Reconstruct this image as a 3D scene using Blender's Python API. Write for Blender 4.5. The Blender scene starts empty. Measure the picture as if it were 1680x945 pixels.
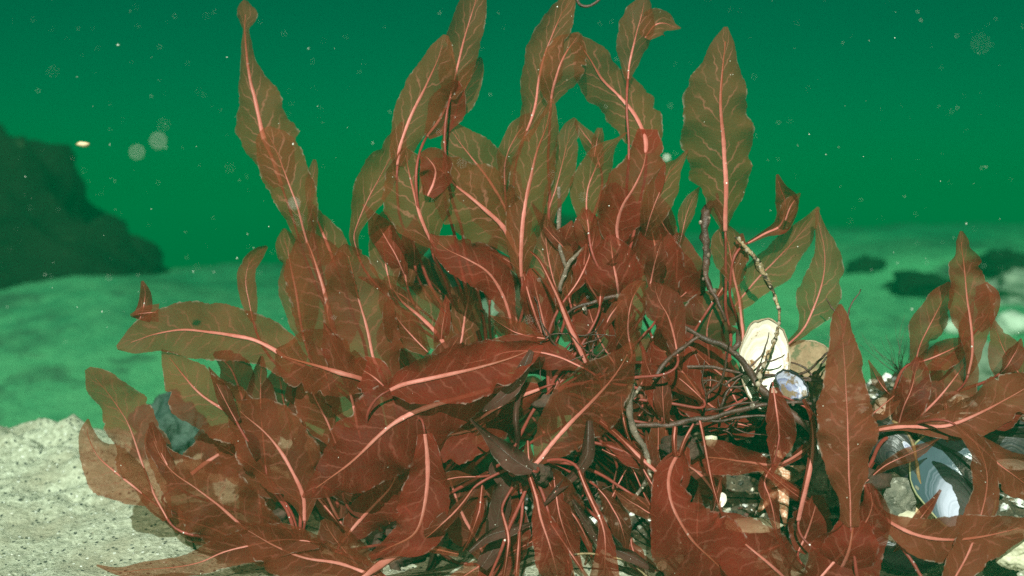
import bpy, bmesh, math, random
from mathutils import Vector, Matrix, noise as mnoise
R_ = math.radians
random.seed(7)
SC = bpy.context.scene
C = SC.collection

# ------------------------------------------------------------------ camera
CAM_H, PITCH, HFOV = 0.25, R_(3.2), R_(50.0)
FPX = 840.0 / math.tan(HFOV / 2)
cd = bpy.data.cameras.new('camera')
cam = bpy.data.objects.new('camera', cd); C.objects.link(cam)
cam.location = (0, 0, CAM_H)
cam.rotation_euler = (R_(90) - PITCH, 0, 0)
cd.sensor_width = 36.0
cd.angle = HFOV
cd.clip_start, cd.clip_end = 0.02, 200.0
cd.dof.use_dof = True
cd.dof.focus_distance = 0.76
cd.dof.aperture_fstop = 5.0
SC.camera = cam

# ------------------------------------------------------------------ light
SUN_DIR = Vector((-0.08, -0.92, 0.64)).normalized()
SUN_EL = math.asin(SUN_DIR.z)
w = bpy.data.worlds.new('World'); SC.world = w; w.use_nodes = True
wn, wl = w.node_tree.nodes, w.node_tree.links
wn.clear()
sky = wn.new('ShaderNodeTexSky'); sky.sky_type = 'NISHITA'; sky.sun_disc = False
sky.sun_elevation = SUN_EL
sky.sun_rotation = math.atan2(SUN_DIR.x, SUN_DIR.y)
tint = wn.new('ShaderNodeMix'); tint.data_type = 'RGBA'; tint.blend_type = 'MULTIPLY'
tint.inputs[0].default_value = 1.0
tint.inputs[7].default_value = (0.0003, 0.112, 0.042, 1)      # daylight that has come down through green sea water
bg = wn.new('ShaderNodeBackground'); bg.inputs[1].default_value = 0.10
wo = wn.new('ShaderNodeOutputWorld')
wl.new(sky.outputs[0], tint.inputs[6]); wl.new(tint.outputs[2], bg.inputs[0]); wl.new(bg.outputs[0], wo.inputs[0])
sl = bpy.data.lights.new('sun', 'SUN'); sl.energy = 5.0; sl.angle = R_(0.5); sl.color = (1.0, 0.85, 0.80)
so = bpy.data.objects.new('sun', sl); C.objects.link(so)
so.rotation_euler = SUN_DIR.to_track_quat('Z', 'Y').to_euler()
so.location = SUN_DIR * 6

vs = SC.view_settings
vs.view_transform = 'Standard'; vs.look = 'None'; vs.gamma = 1.0; vs.use_curve_mapping = False
vs.exposure = 1.2
SC.cycles.transparent_max_bounces = 24
SC.cycles.max_bounces = 8
SC.cycles.volume_bounces = 0
SC.cycles.use_denoising = False

# ------------------------------------------------------------------ helpers
CR = Vector((1, 0, 0))
CF = Vector((0, math.cos(PITCH), -math.sin(PITCH)))
CU = Vector((0, math.sin(PITCH), math.cos(PITCH)))
CAM = Vector((0, 0, CAM_H))
D0 = 0.80

def P(x, y, d):
    """the point seen at photo pixel x, y, at d metres along the view axis"""
    return CAM + CF * d + CR * ((x - 840.0) / FPX * d) + CU * ((472.5 - y) / FPX * d)

def n3(p, s, seed=0.0):
    return mnoise.noise(Vector((p[0] * s + seed, p[1] * s + seed * 1.7, p[2] * s - seed)))

def fbm(p, s, o=4, seed=0.0):
    v, a = 0.0, 1.0
    for i in range(o):
        v += a * n3(p, s * 2 ** i, seed + i * 3.1); a *= 0.5
    return v

def smooth(a, b, x):
    t = min(1.0, max(0.0, (x - a) / (b - a)))
    return t * t * (3 - 2 * t)

def mesh_obj(name, verts, faces, mat, parent=None, uvs=None, cols=None, shade=True):
    me = bpy.data.meshes.new(name)
    me.from_pydata(verts, [], faces)
    if shade:
        me.polygons.foreach_set('use_smooth', [True] * len(me.polygons))
    if uvs:
        ul = me.uv_layers.new(name='UVMap')
        li = [0] * len(me.loops); me.loops.foreach_get('vertex_index', li)
        flat = []
        for i in li: flat.extend(uvs[i])
        ul.data.foreach_set('uv', flat)
    if cols:
        ca = me.color_attributes.new('Col', 'FLOAT_COLOR', 'POINT')
        flat = []
        for c in cols: flat.extend((c[0], c[1], c[2], 1.0))
        ca.data.foreach_set('color', flat)
    me.update()
    o = bpy.data.objects.new(name, me); C.objects.link(o)
    if mat: me.materials.append(mat)
    if parent: o.parent = parent
    return o

def tag(o, label, cat, group=None, kind=None):
    o['label'] = label; o['category'] = cat
    if group: o['group'] = group
    if kind: o['kind'] = kind
    return o

def empty(name, loc):
    o = bpy.data.objects.new(name, None); C.objects.link(o)
    o.location = loc; o.empty_display_size = 0.02
    return o

def attach(o, root):
    """parent o (built in world coordinates) to an Empty that is only translated"""
    o.parent = root
    o.matrix_parent_inverse = Matrix.Translation(root.location).inverted()

def catmull(pts, n):
    """resample a list of equal-length tuples evenly along its first two coordinates"""
    k = len(pts)
    dim = len(pts[0])
    ext = [tuple(2 * a - b for a, b in zip(pts[0], pts[1]))] + list(pts) + [tuple(2 * a - b for a, b in zip(pts[-1], pts[-2]))]
    dense = []
    for i in range(k - 1):
        p0, p1, p2, p3 = ext[i:i + 4]
        for j in range(12):
            t = j / 12
            dense.append(tuple(0.5 * (2 * p1[q] + (p2[q] - p0[q]) * t + (2 * p0[q] - 5 * p1[q] + 4 * p2[q] - p3[q]) * t * t
                                      + (3 * p1[q] - p0[q] - 3 * p2[q] + p3[q]) * t ** 3) for q in range(dim)))
    dense.append(tuple(pts[-1]))
    L = [0.0]
    for a, b in zip(dense, dense[1:]):
        L.append(L[-1] + math.dist(a[:2], b[:2]) + 1e-9)
    out, j = [], 0
    for i in range(n + 1):
        s = L[-1] * i / n
        while j < len(L) - 2 and L[j + 1] < s: j += 1
        t = (s - L[j]) / (L[j + 1] - L[j])
        out.append(tuple(a + (b - a) * t for a, b in zip(dense[j], dense[j + 1])))
    return out

def tube_geo(path, radii, seg=8, V=None, F=None, lump=0.0, seed=0.0, flat=1.0):
    V = [] if V is None else V; F = [] if F is None else F
    base = len(V)
    n = len(path)
    up = Vector((0.3, -0.8, 0.5)).normalized()
    for i, p in enumerate(path):
        t = (path[min(i + 1, n - 1)] - path[max(i - 1, 0)])
        if t.length < 1e-9: t = Vector((0, 0, 1))
        t.normalize()
        a = t.cross(up)
        if a.length < 1e-4: a = t.cross(Vector((1, 0, 0)))
        a.normalize(); b = a.cross(t).normalized(); up = b
        for k in range(seg):
            th = 2 * math.pi * k / seg
            r = radii[i]
            if lump: r *= 1 + lump * n3(p + a * math.cos(th) * 0.01 + b * math.sin(th) * 0.01, 160, seed)
            V.append(tuple(p + a * (math.cos(th) * r) + b * (math.sin(th) * r * flat)))
    for i in range(n - 1):
        for k in range(seg):
            k2 = (k + 1) % seg
            F.append((base + i * seg + k, base + i * seg + k2, base + (i + 1) * seg + k2, base + (i + 1) * seg + k))
    F.append(tuple(base + k for k in range(seg))[::-1])
    F.append(tuple(base + (n - 1) * seg + k for k in range(seg)))
    return V, F

def ico(sub):
    bm = bmesh.new(); bmesh.ops.create_icosphere(bm, subdivisions=sub, radius=1.0)
    v = [x.co.copy() for x in bm.verts]; f = [tuple(q.index for q in x.verts) for x in bm.faces]
    bm.free(); return v, f
ICO1, ICO2, ICO3, ICO5 = ico(1), ico(2), ico(3), ico(5)

# ------------------------------------------------------------------ materials
class NT:
    """a small wrapper for writing node trees"""
    def __init__(self, name):
        self.m = bpy.data.materials.new(name); self.m.use_nodes = True
        self.t = self.m.node_tree; self.t.nodes.clear()
        self.out = self.t.nodes.new('ShaderNodeOutputMaterial')
    def n(self, typ, **kw):
        x = self.t.nodes.new(typ)
        for k, v in kw.items(): setattr(x, k, v)
        return x
    def l(self, a, b): self.t.links.new(a, b)
    def val(self, sock, v):
        if hasattr(v, 'links'): self.l(v, sock)
        else: sock.default_value = v
    def math(self, op, a, b=0.0, c=0.0, clamp=False):
        x = self.n('ShaderNodeMath', operation=op, use_clamp=clamp)
        self.val(x.inputs[0], a); self.val(x.inputs[1], b)
        if len(x.inputs) > 2: self.val(x.inputs[2], c)
        return x.outputs[0]
    def mix(self, f, a, b):
        x = self.n('ShaderNodeMix', data_type='RGBA')
        self.val(x.inputs[0], f)
        for s, v in ((x.inputs[6], a), (x.inputs[7], b)):
            self.val(s, v if hasattr(v, 'links') else (*v, 1))
        return x.outputs[2]
    def noise(self, vec, scale, detail=4, rough=0.55, dist=0.0):
        x = self.n('ShaderNodeTexNoise')
        if vec is not None: self.l(vec, x.inputs['Vector'])
        x.inputs['Scale'].default_value = scale; x.inputs['Detail'].default_value = detail
        x.inputs['Roughness'].default_value = rough; x.inputs['Distortion'].default_value = dist
        return x.outputs[0]
    def voro(self, vec, scale, feature='F1'):
        x = self.n('ShaderNodeTexVoronoi', feature=feature)
        if vec is not None: self.l(vec, x.inputs['Vector'])
        x.inputs['Scale'].default_value = scale
        return x
    def ramp(self, f, a, b):
        x = self.n('ShaderNodeMapRange', clamp=True)
        self.l(f, x.inputs[0]); x.inputs[1].default_value = a; x.inputs[2].default_value = b
        return x.outputs[0]
    def bump(self, h, strength, dist):
        x = self.n('ShaderNodeBump'); x.inputs['Strength'].default_value = strength; x.inputs['Distance'].default_value = dist
        self.l(h, x.inputs['Height']); return x.outputs[0]
    def bsdf(self, col, rough=0.6, normal=None, spec=0.3):
        x = self.n('ShaderNodeBsdfPrincipled')
        self.val(x.inputs['Base Color'], col if hasattr(col, 'links') else (*col, 1))
        self.val(x.inputs['Roughness'], rough); x.inputs['Specular IOR Level'].default_value = spec
        if normal: self.l(normal, x.inputs['Normal'])
        return x

def blade_material(name, base, dark, see, vein=(0.34, 0.095, 0.065), silt=0.5, vs=0.46, pitch=88.0, slant=1.6):
    N = NT(name)
    uv = N.n('ShaderNodeUVMap').outputs[0]
    sep = N.n('ShaderNodeSeparateXYZ'); N.l(uv, sep.inputs[0])
    u, v = sep.outputs[0], sep.outputs[1]
    obj = N.n('ShaderNodeTexCoord').outputs['Object']
    rnd = N.n('ShaderNodeObjectInfo').outputs['Random']
    av = N.math('ABSOLUTE', v)
    warp = N.math('SUBTRACT', N.noise(obj, 75, 3), 0.5)
    side = N.math('MULTIPLY', N.math('GREATER_THAN', v, 0.0), 0.47)
    # main side veins: spaced about 9 mm, slanting towards the tip
    ph = N.math('ADD', N.math('SUBTRACT', N.math('MULTIPLY', u, pitch), N.math('MULTIPLY', N.math('POWER', av, 0.8), slant)), side)
    ph = N.math('ADD', N.math('ADD', ph, N.math('MULTIPLY', warp, 1.7)), N.math('MULTIPLY', rnd, 7.0))
    d = N.math('ABSOLUTE', N.math('SUBTRACT', N.math('FRACT', ph), 0.5))
    line = N.math('SUBTRACT', 1.0, N.ramp(d, 0.02, 0.12))
    fade = N.math('SUBTRACT', 1.0, N.ramp(av, 0.45, 0.97))
    gate = N.ramp(N.noise(obj, 55, 2), 0.30, 0.50)
    v1 = N.math('MULTIPLY', N.math('MULTIPLY', line, fade), gate)
    # fine veinlets between them
    ph2 = N.math('ADD', N.math('SUBTRACT', N.math('MULTIPLY', u, 420.0), N.math('MULTIPLY', av, 4.2)), N.math('MULTIPLY', warp, 2.2))
    d2 = N.math('ABSOLUTE', N.math('SUBTRACT', N.math('FRACT', ph2), 0.5))
    v2 = N.math('MULTIPLY', N.math('SUBTRACT', 1.0, N.ramp(d2, 0.05, 0.24)), 0.055)
    veins = N.math('MAXIMUM', N.math('MULTIPLY', v1, vs), v2)
    tone = N.ramp(N.noise(obj, 30, 6, 0.65), 0.32, 0.66)
    tone = N.math('ADD', N.math('MULTIPLY', tone, 0.7), N.math('MULTIPLY', rnd, 0.35), clamp=True)
    col = N.mix(tone, dark, base)
    col = N.mix(veins, col, vein)
    # brown scuffs and pale worn margin
    scuff = N.math('MULTIPLY', N.ramp(N.noise(obj, 210, 5, 0.75), 0.50, 0.70), N.ramp(N.noise(obj, 20, 4), 0.42, 0.70))
    col = N.mix(N.math('MULTIPLY', scuff, 0.28), col, (0.12, 0.075, 0.05))
    edge = N.math('MULTIPLY', N.ramp(av, 0.93, 0.995), N.ramp(N.noise(obj, 150, 4), 0.50, 0.62))
    # grains of silt lying on the blade
    vo = N.voro(obj, 520)
    cell = N.n('ShaderNodeSeparateColor'); N.l(vo.outputs['Color'], cell.inputs[0])
    spot = N.math('MULTIPLY', N.math('LESS_THAN', vo.outputs['Distance'], 0.20), N.math('GREATER_THAN', N.math('ADD', cell.outputs[0], N.math('MULTIPLY', N.ramp(N.noise(obj, 26, 3), 0.45, 0.75), 0.06)), 1.04 - 0.04 * silt))
    pale = N.math('MAXIMUM', N.math('MULTIPLY', edge, 0.38), spot, clamp=True)
    col = N.mix(pale, col, (0.62, 0.60, 0.50))
    h = N.math('ADD', N.math('MULTIPLY', veins, 0.6), N.math('MULTIPLY', N.noise(obj, 130, 4), 0.8))
    h = N.math('ADD', h, N.math('MULTIPLY', N.noise(obj, 48, 3, 0.5, 0.6), 3.2))
    nm = N.bump(h, 0.42, 0.0013)
    ps = N.bsdf(col, N.math('ADD', 0.52, N.math('MULTIPLY', tone, 0.2)), nm, 0.10)
    tr = N.n('ShaderNodeBsdfTranslucent'); N.l(col, tr.inputs[0]); N.l(nm, tr.inputs[1])
    m1 = N.n('ShaderNodeMixShader'); m1.inputs[0].default_value = 0.42
    N.l(ps.outputs[0], m1.inputs[1]); N.l(tr.outputs[0], m1.inputs[2])
    tp = N.n('ShaderNodeBsdfTransparent'); tp.inputs[0].default_value = (1.0, 0.80, 0.66, 1)
    m2 = N.n('ShaderNodeMixShader')
    f = N.math('MULTIPLY', N.math('SUBTRACT', 1.0, N.math('MAXIMUM', N.math('MULTIPLY', veins, 0.7), pale)), N.math('ADD', see - 0.06, N.math('MULTIPLY', N.noise(obj, 40, 3), 0.12)))
    N.l(f, m2.inputs[0]); N.l(m1.outputs[0], m2.inputs[1]); N.l(tp.outputs[0], m2.inputs[2])
    N.l(m2.outputs[0], N.out.inputs[0])
    return N.m

def simple_material(name, c1, c2, scale=60, rough=0.6, bump=0.4, dist=0.002, spec=0.3, c3=None, s3=None, t3=0.62):
    N = NT(name)
    obj = N.n('ShaderNodeTexCoord').outputs['Object']
    a = N.noise(obj, scale, 6, 0.62)
    col = N.mix(N.ramp(a, 0.32, 0.68), c1, c2)
    if c3:
        col = N.mix(N.ramp(N.noise(obj, s3 or scale * 2.3, 5, 0.65), t3, t3 + 0.08), col, c3)
    x = N.bsdf(col, rough, N.bump(N.noise(obj, scale * 1.7, 7, 0.65), bump, dist), spec)
    N.l(x.outputs[0], N.out.inputs[0])
    return N.m

M = {}
M['blade'] = blade_material('seaweed_blade', (0.205, 0.034, 0.014), (0.105, 0.019, 0.008), 0.36)
M['blade_olive'] = blade_material('seaweed_blade_olive', (0.20, 0.053, 0.019), (0.11, 0.033, 0.012), 0.42, (0.40, 0.140, 0.095), 0.5, 0.66, 72.0, 2.1)
M['blade_red'] = blade_material('seaweed_blade_red', (0.225, 0.021, 0.012), (0.115, 0.013, 0.007), 0.27)
M['blade_front'] = blade_material('seaweed_blade_front', (0.19, 0.042, 0.019), (0.125, 0.027, 0.012), 0.10)
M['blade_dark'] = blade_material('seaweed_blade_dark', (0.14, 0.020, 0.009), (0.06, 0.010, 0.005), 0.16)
M['blade_dead'] = blade_material('seaweed_blade_dead', (0.125, 0.045, 0.036), (0.050, 0.015, 0.012), 0.06, (0.13, 0.06, 0.05), 2.5)
def rib_material(name, c1, c2, c3):
    N = NT(name)
    obj = N.n('ShaderNodeTexCoord').outputs['Object']
    col = N.mix(N.ramp(N.noise(obj, 70, 4), 0.3, 0.7), c1, c2)
    vo = N.voro(obj, 420)
    cell = N.n('ShaderNodeSeparateColor'); N.l(vo.outputs['Color'], cell.inputs[0])
    spot = N.math('MULTIPLY', N.math('LESS_THAN', vo.outputs['Distance'], 0.28), N.math('GREATER_THAN', cell.outputs[0], 0.965))
    col = N.mix(spot, col, (0.7, 0.66, 0.6))
    uv = N.n('ShaderNodeUVMap').outputs[0]
    sp = N.n('ShaderNodeSeparateXYZ'); N.l(uv, sp.inputs[0])
    rnd = N.n('ShaderNodeObjectInfo').outputs['Random']
    wk = N.math('ADD', N.ramp(sp.outputs[0], 0.35, 1.0), N.math('MULTIPLY', rnd, 0.35))
    wk = N.math('ADD', wk, N.math('MULTIPLY', N.math('SUBTRACT', N.noise(obj, 30, 4), 0.5), 1.1), clamp=True)
    col = N.mix(wk, col, c3)
    x = N.bsdf(col, 0.5, N.bump(N.noise(obj, 220, 4), 0.5, 0.001), 0.25)
    x.inputs['Subsurface Weight'].default_value = 0.0
    N.l(x.outputs[0], N.out.inputs[0]); return N.m
M['rib'] = rib_material('seaweed_midrib', (0.50, 0.170, 0.142), (0.36, 0.090, 0.070), (0.20, 0.042, 0.020))
M['stem'] = rib_material('seaweed_stem', (0.26, 0.042, 0.032), (0.14, 0.022, 0.016), (0.12, 0.018, 0.012))
M['hold'] = simple_material('holdfast', (0.035, 0.016, 0.012), (0.09, 0.04, 0.028), 120, 0.7, 0.8, 0.003)
M['deadstem'] = simple_material('dead_stem', (0.030, 0.012, 0.009), (0.095, 0.038, 0.028), 110, 0.45, 0.7, 0.002, 0.4, (0.42, 0.36, 0.30), 260, 0.70)
M['crust'] = simple_material('encrusted_stem', (0.07, 0.045, 0.034), (0.20, 0.14, 0.105), 150, 0.7, 0.9, 0.002, 0.3, (0.6, 0.56, 0.48), 330, 0.60)
M['straw'] = simple_material('old_straw', (0.16, 0.09, 0.045), (0.36, 0.26, 0.14), 150, 0.5, 0.8, 0.002, 0.3, (0.035, 0.018, 0.013), 190, 0.50)

# ------------------------------------------------------------------ seabed
def mound(x, y):
    """heap of shelly rubble the weed grows from, right of centre"""
    fx = smooth(-0.06, 0.13, x) * (1 - 0.22 * smooth(0.30, 0.46, x))
    front = smooth(0.735, 0.90, y); back = 1 - smooth(0.93, 1.12, y)
    return fx * front * back

def crest_y(x, y):
    return 2.2 + 1.3 * smooth(-0.8, 0.7, x) + 0.2 * n3((x, y, 0.0), 0.9, 2.0)

def seabed_h(x, y):
    p = (x, y, 0.0)
    # slope that climbs away to a crest, higher on the right
    crest = crest_y(x, y)
    top = 0.160 + 0.095 * smooth(-1.0, 1.5, x)
    far = -0.035 + (top + 0.035) * smooth(1.05, crest, y) - 0.55 * smooth(crest + 0.05, crest + 2.2, y)
    # sand bank in the left foreground
    edge = 1.06 + 0.05 * n3((x, 0.3, 0), 7, 5) + 0.02 * n3((x, 0.8, 0), 22, 9)
    bank = (0.050 * smooth(0.74, 1.03, y)) * (1 - smooth(-0.12, 0.02, x))
    k = smooth(edge + 0.13, edge - 0.01, y) if False else 1 - smooth(edge, edge + 0.11, y)
    near = bank + 0.005 * fbm(p, 9, 3, 4.0) - 0.005 * max(0.0, 1 - abs(fbm((x, y * 2.2, 0), 8, 3, 13.0)) / 0.07) * smooth(0.80, 0.92, y) + 0.006 * fbm(p, 34, 4, 15.0) * smooth(0.78, 0.95, y)
    lump = 0.022 * max(0.0, 1 - ((x + 0.445) / 0.075) ** 2 - ((y - 1.02) / 0.06) ** 2) + 0.010 * max(0.0, 1 - ((x + 0.37) / 0.05) ** 2 - ((y - 0.97) / 0.05) ** 2)
    h = near * k + far * (1 - k) + lump * (0.6 + 0.8 * n3(p, 40, 1))
    m = mound(x, y)
    h = h * (1 - m) + m * (0.112 + 0.014 * fbm(p, 14, 4, 8.0))
    h += (0.0022 * fbm(p, 60, 4, 3.0) + 0.0011 * n3(p, 210, 6.0)) * (1 - smooth(1.3, 2.0, y))
    h += (0.022 * fbm(p, 3.2, 3, 11.0) + 0.008 * fbm(p, 13, 3, 2.0)) * smooth(1.25, 1.9, y)
    return h

def axis(segs):
    out = []
    for a, b, st in segs:
        n = max(1, round((b - a) / st))
        out += [a + (b - a) * i / n for i in range(n)]
    return out + [segs[-1][1]]
xs = axis([(-14, -3, 1.0), (-3, -0.75, 0.06), (-0.75, 0.62, 0.0038), (0.62, 3, 0.06), (3, 14, 1.0)])
ys = axis([(-4, 0.35, 0.3), (0.35, 0.62, 0.03), (0.62, 1.22, 0.0038), (1.22, 4.2, 0.035), (4.2, 14, 0.6)])
V, F, cols = [], [], []
for y in ys:
    for x in xs:
        V.append((x, y, seabed_h(x, y)))
        cols.append((mound(x, y), smooth(0.55, 1.0, y / crest_y(x, y)) * (0.3 + 0.7 * smooth(-1.1, -0.25, x)), 0))  # second channel masks the haze painted onto the slope near its crest
nx = len(xs)
for j in range(len(ys) - 1):
    for i in range(nx - 1):
        a = j * nx + i
        F.append((a, a + 1, a + nx + 1, a + nx))
N = NT('seabed_sand')
geo = N.n('ShaderNodeNewGeometry').outputs['Position']
at = N.n('ShaderNodeAttribute', attribute_name='Col').outputs['Color']
sp = N.n('ShaderNodeSeparateColor'); N.l(at, sp.inputs[0]); rub = sp.outputs[0]
sx = N.n('ShaderNodeSeparateXYZ'); N.l(geo, sx.inputs[0])
sand = N.mix(N.ramp(N.noise(geo, 240, 5, 0.7), 0.34, 0.66), (0.26, 0.25, 0.175), (0.62, 0.60, 0.47))
sand = N.mix(N.ramp(N.noise(geo, 22, 4), 0.42, 0.72), sand, (0.36, 0.32, 0.23))
vo = N.voro(geo, 330); ce = N.n('ShaderNodeSeparateColor'); N.l(vo.outputs['Color'], ce.inputs[0])
dk = N.math('MULTIPLY', N.math('LESS_THAN', vo.outputs['Distance'], 0.42), N.math('GREATER_THAN', ce.outputs[0], 0.88))
lt = N.math('MULTIPLY', N.math('LESS_THAN', vo.outputs['Distance'], 0.36), N.math('GREATER_THAN', ce.outputs[1], 0.95))
sand = N.mix(dk, sand, (0.07, 0.07, 0.06)); sand = N.mix(lt, sand, (0.75, 0.72, 0.64))
dimmed_mottle = N.mix(N.ramp(N.noise(geo, 3.4, 6, 0.62), 0.40, 0.66), (0.060, 0.25, 0.11), (0.024, 0.125, 0.062))  # mottled far sand, its green standing in for light lost with distance
dimmed_mottle = N.mix(N.ramp(N.noise(geo, 24, 6, 0.7), 0.36, 0.64), dimmed_mottle, (0.085, 0.29, 0.13))
dimmed_mottle = N.mix(N.math('MULTIPLY', N.ramp(N.noise(geo, 75, 5, 0.7), 0.55, 0.70), 0.6), dimmed_mottle, (0.02, 0.07, 0.04))
dimmed_mottle = N.mix(N.ramp(N.noise(geo, 1.9, 5, 0.7), 0.56, 0.64), dimmed_mottle, (0.03, 0.055, 0.035))
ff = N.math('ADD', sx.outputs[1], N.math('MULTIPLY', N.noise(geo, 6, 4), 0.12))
dimmed_mottle = N.mix(N.math('MULTIPLY', N.ramp(N.math('ADD', sp.outputs[1], N.math('MULTIPLY', N.math('SUBTRACT', N.noise(geo, 3.5, 5, 0.65), 0.5), 1.4)), 0.25, 0.85), 0.95), dimmed_mottle, N.mix(N.ramp(N.noise(geo, 5.5, 5, 0.65), 0.42, 0.60), (0.004, 0.120, 0.052), (0.004, 0.050, 0.025)))  # painted haze: colour sinks to that of the water towards the crest
col = N.mix(N.ramp(ff, 1.13, 1.26), sand, dimmed_mottle)
rb = N.mix(N.ramp(N.noise(geo, 130, 6, 0.7), 0.36, 0.66), (0.018, 0.014, 0.011), (0.12, 0.085, 0.055))
rb = N.mix(N.ramp(N.noise(geo, 310, 4, 0.7), 0.60, 0.68), rb, (0.42, 0.38, 0.30))
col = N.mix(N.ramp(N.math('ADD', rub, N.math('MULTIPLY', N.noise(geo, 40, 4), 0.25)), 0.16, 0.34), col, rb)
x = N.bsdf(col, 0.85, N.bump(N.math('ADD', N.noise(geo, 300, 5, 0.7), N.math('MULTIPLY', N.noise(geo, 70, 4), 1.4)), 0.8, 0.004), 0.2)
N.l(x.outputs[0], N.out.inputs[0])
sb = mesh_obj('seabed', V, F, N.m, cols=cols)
sb['kind'] = 'structure'

def ground_d(x, y):
    """distance along the view axis at which photo pixel x, y meets the seabed"""
    d = 0.55
    while d < 4:
        p = P(x, y, d)
        if p.z <= seabed_h(p.x, p.y): return d
        d += 0.004
    return 4.0

# ------------------------------------------------------------------ water
N = NT('sea_water')
N.m.node_tree.nodes.remove(N.out); N.out = N.n('ShaderNodeOutputMaterial')
pv = N.n('ShaderNodeVolumePrincipled')
st, ss = (0.38, 0.20, 0.25), (0.0, 0.040, 0.0155)       # extinction and scattering per metre
pv.inputs['Density'].default_value = 1.0
pv.inputs['Color'].default_value = (*ss, 1)
pv.inputs['Absorption Color'].default_value = (*[max(0.0, 1 - (t - s) / (1 - s)) ** 2 for t, s in zip(st, ss)], 1)
pv.inputs['Anisotropy'].default_value = -0.1
N.l(pv.outputs[0], N.out.inputs['Volume'])
zlo, zhi = min(v[2] for v in V) - 1.0, 0.50
X, Y0, Y1 = 13.5, -3.5, 13.5
hv = [(x, y, z) for z in (zlo, zhi) for y in (Y0, Y1) for x in (-X, X)]
hf = [(0, 2, 3, 1), (4, 5, 7, 6), (0, 1, 5, 4), (2, 6, 7, 3), (0, 4, 6, 2), (1, 3, 7, 5)]
hz = mesh_obj('haze', hv, hf, N.m, shade=False); hz['kind'] = 'stuff'

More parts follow.
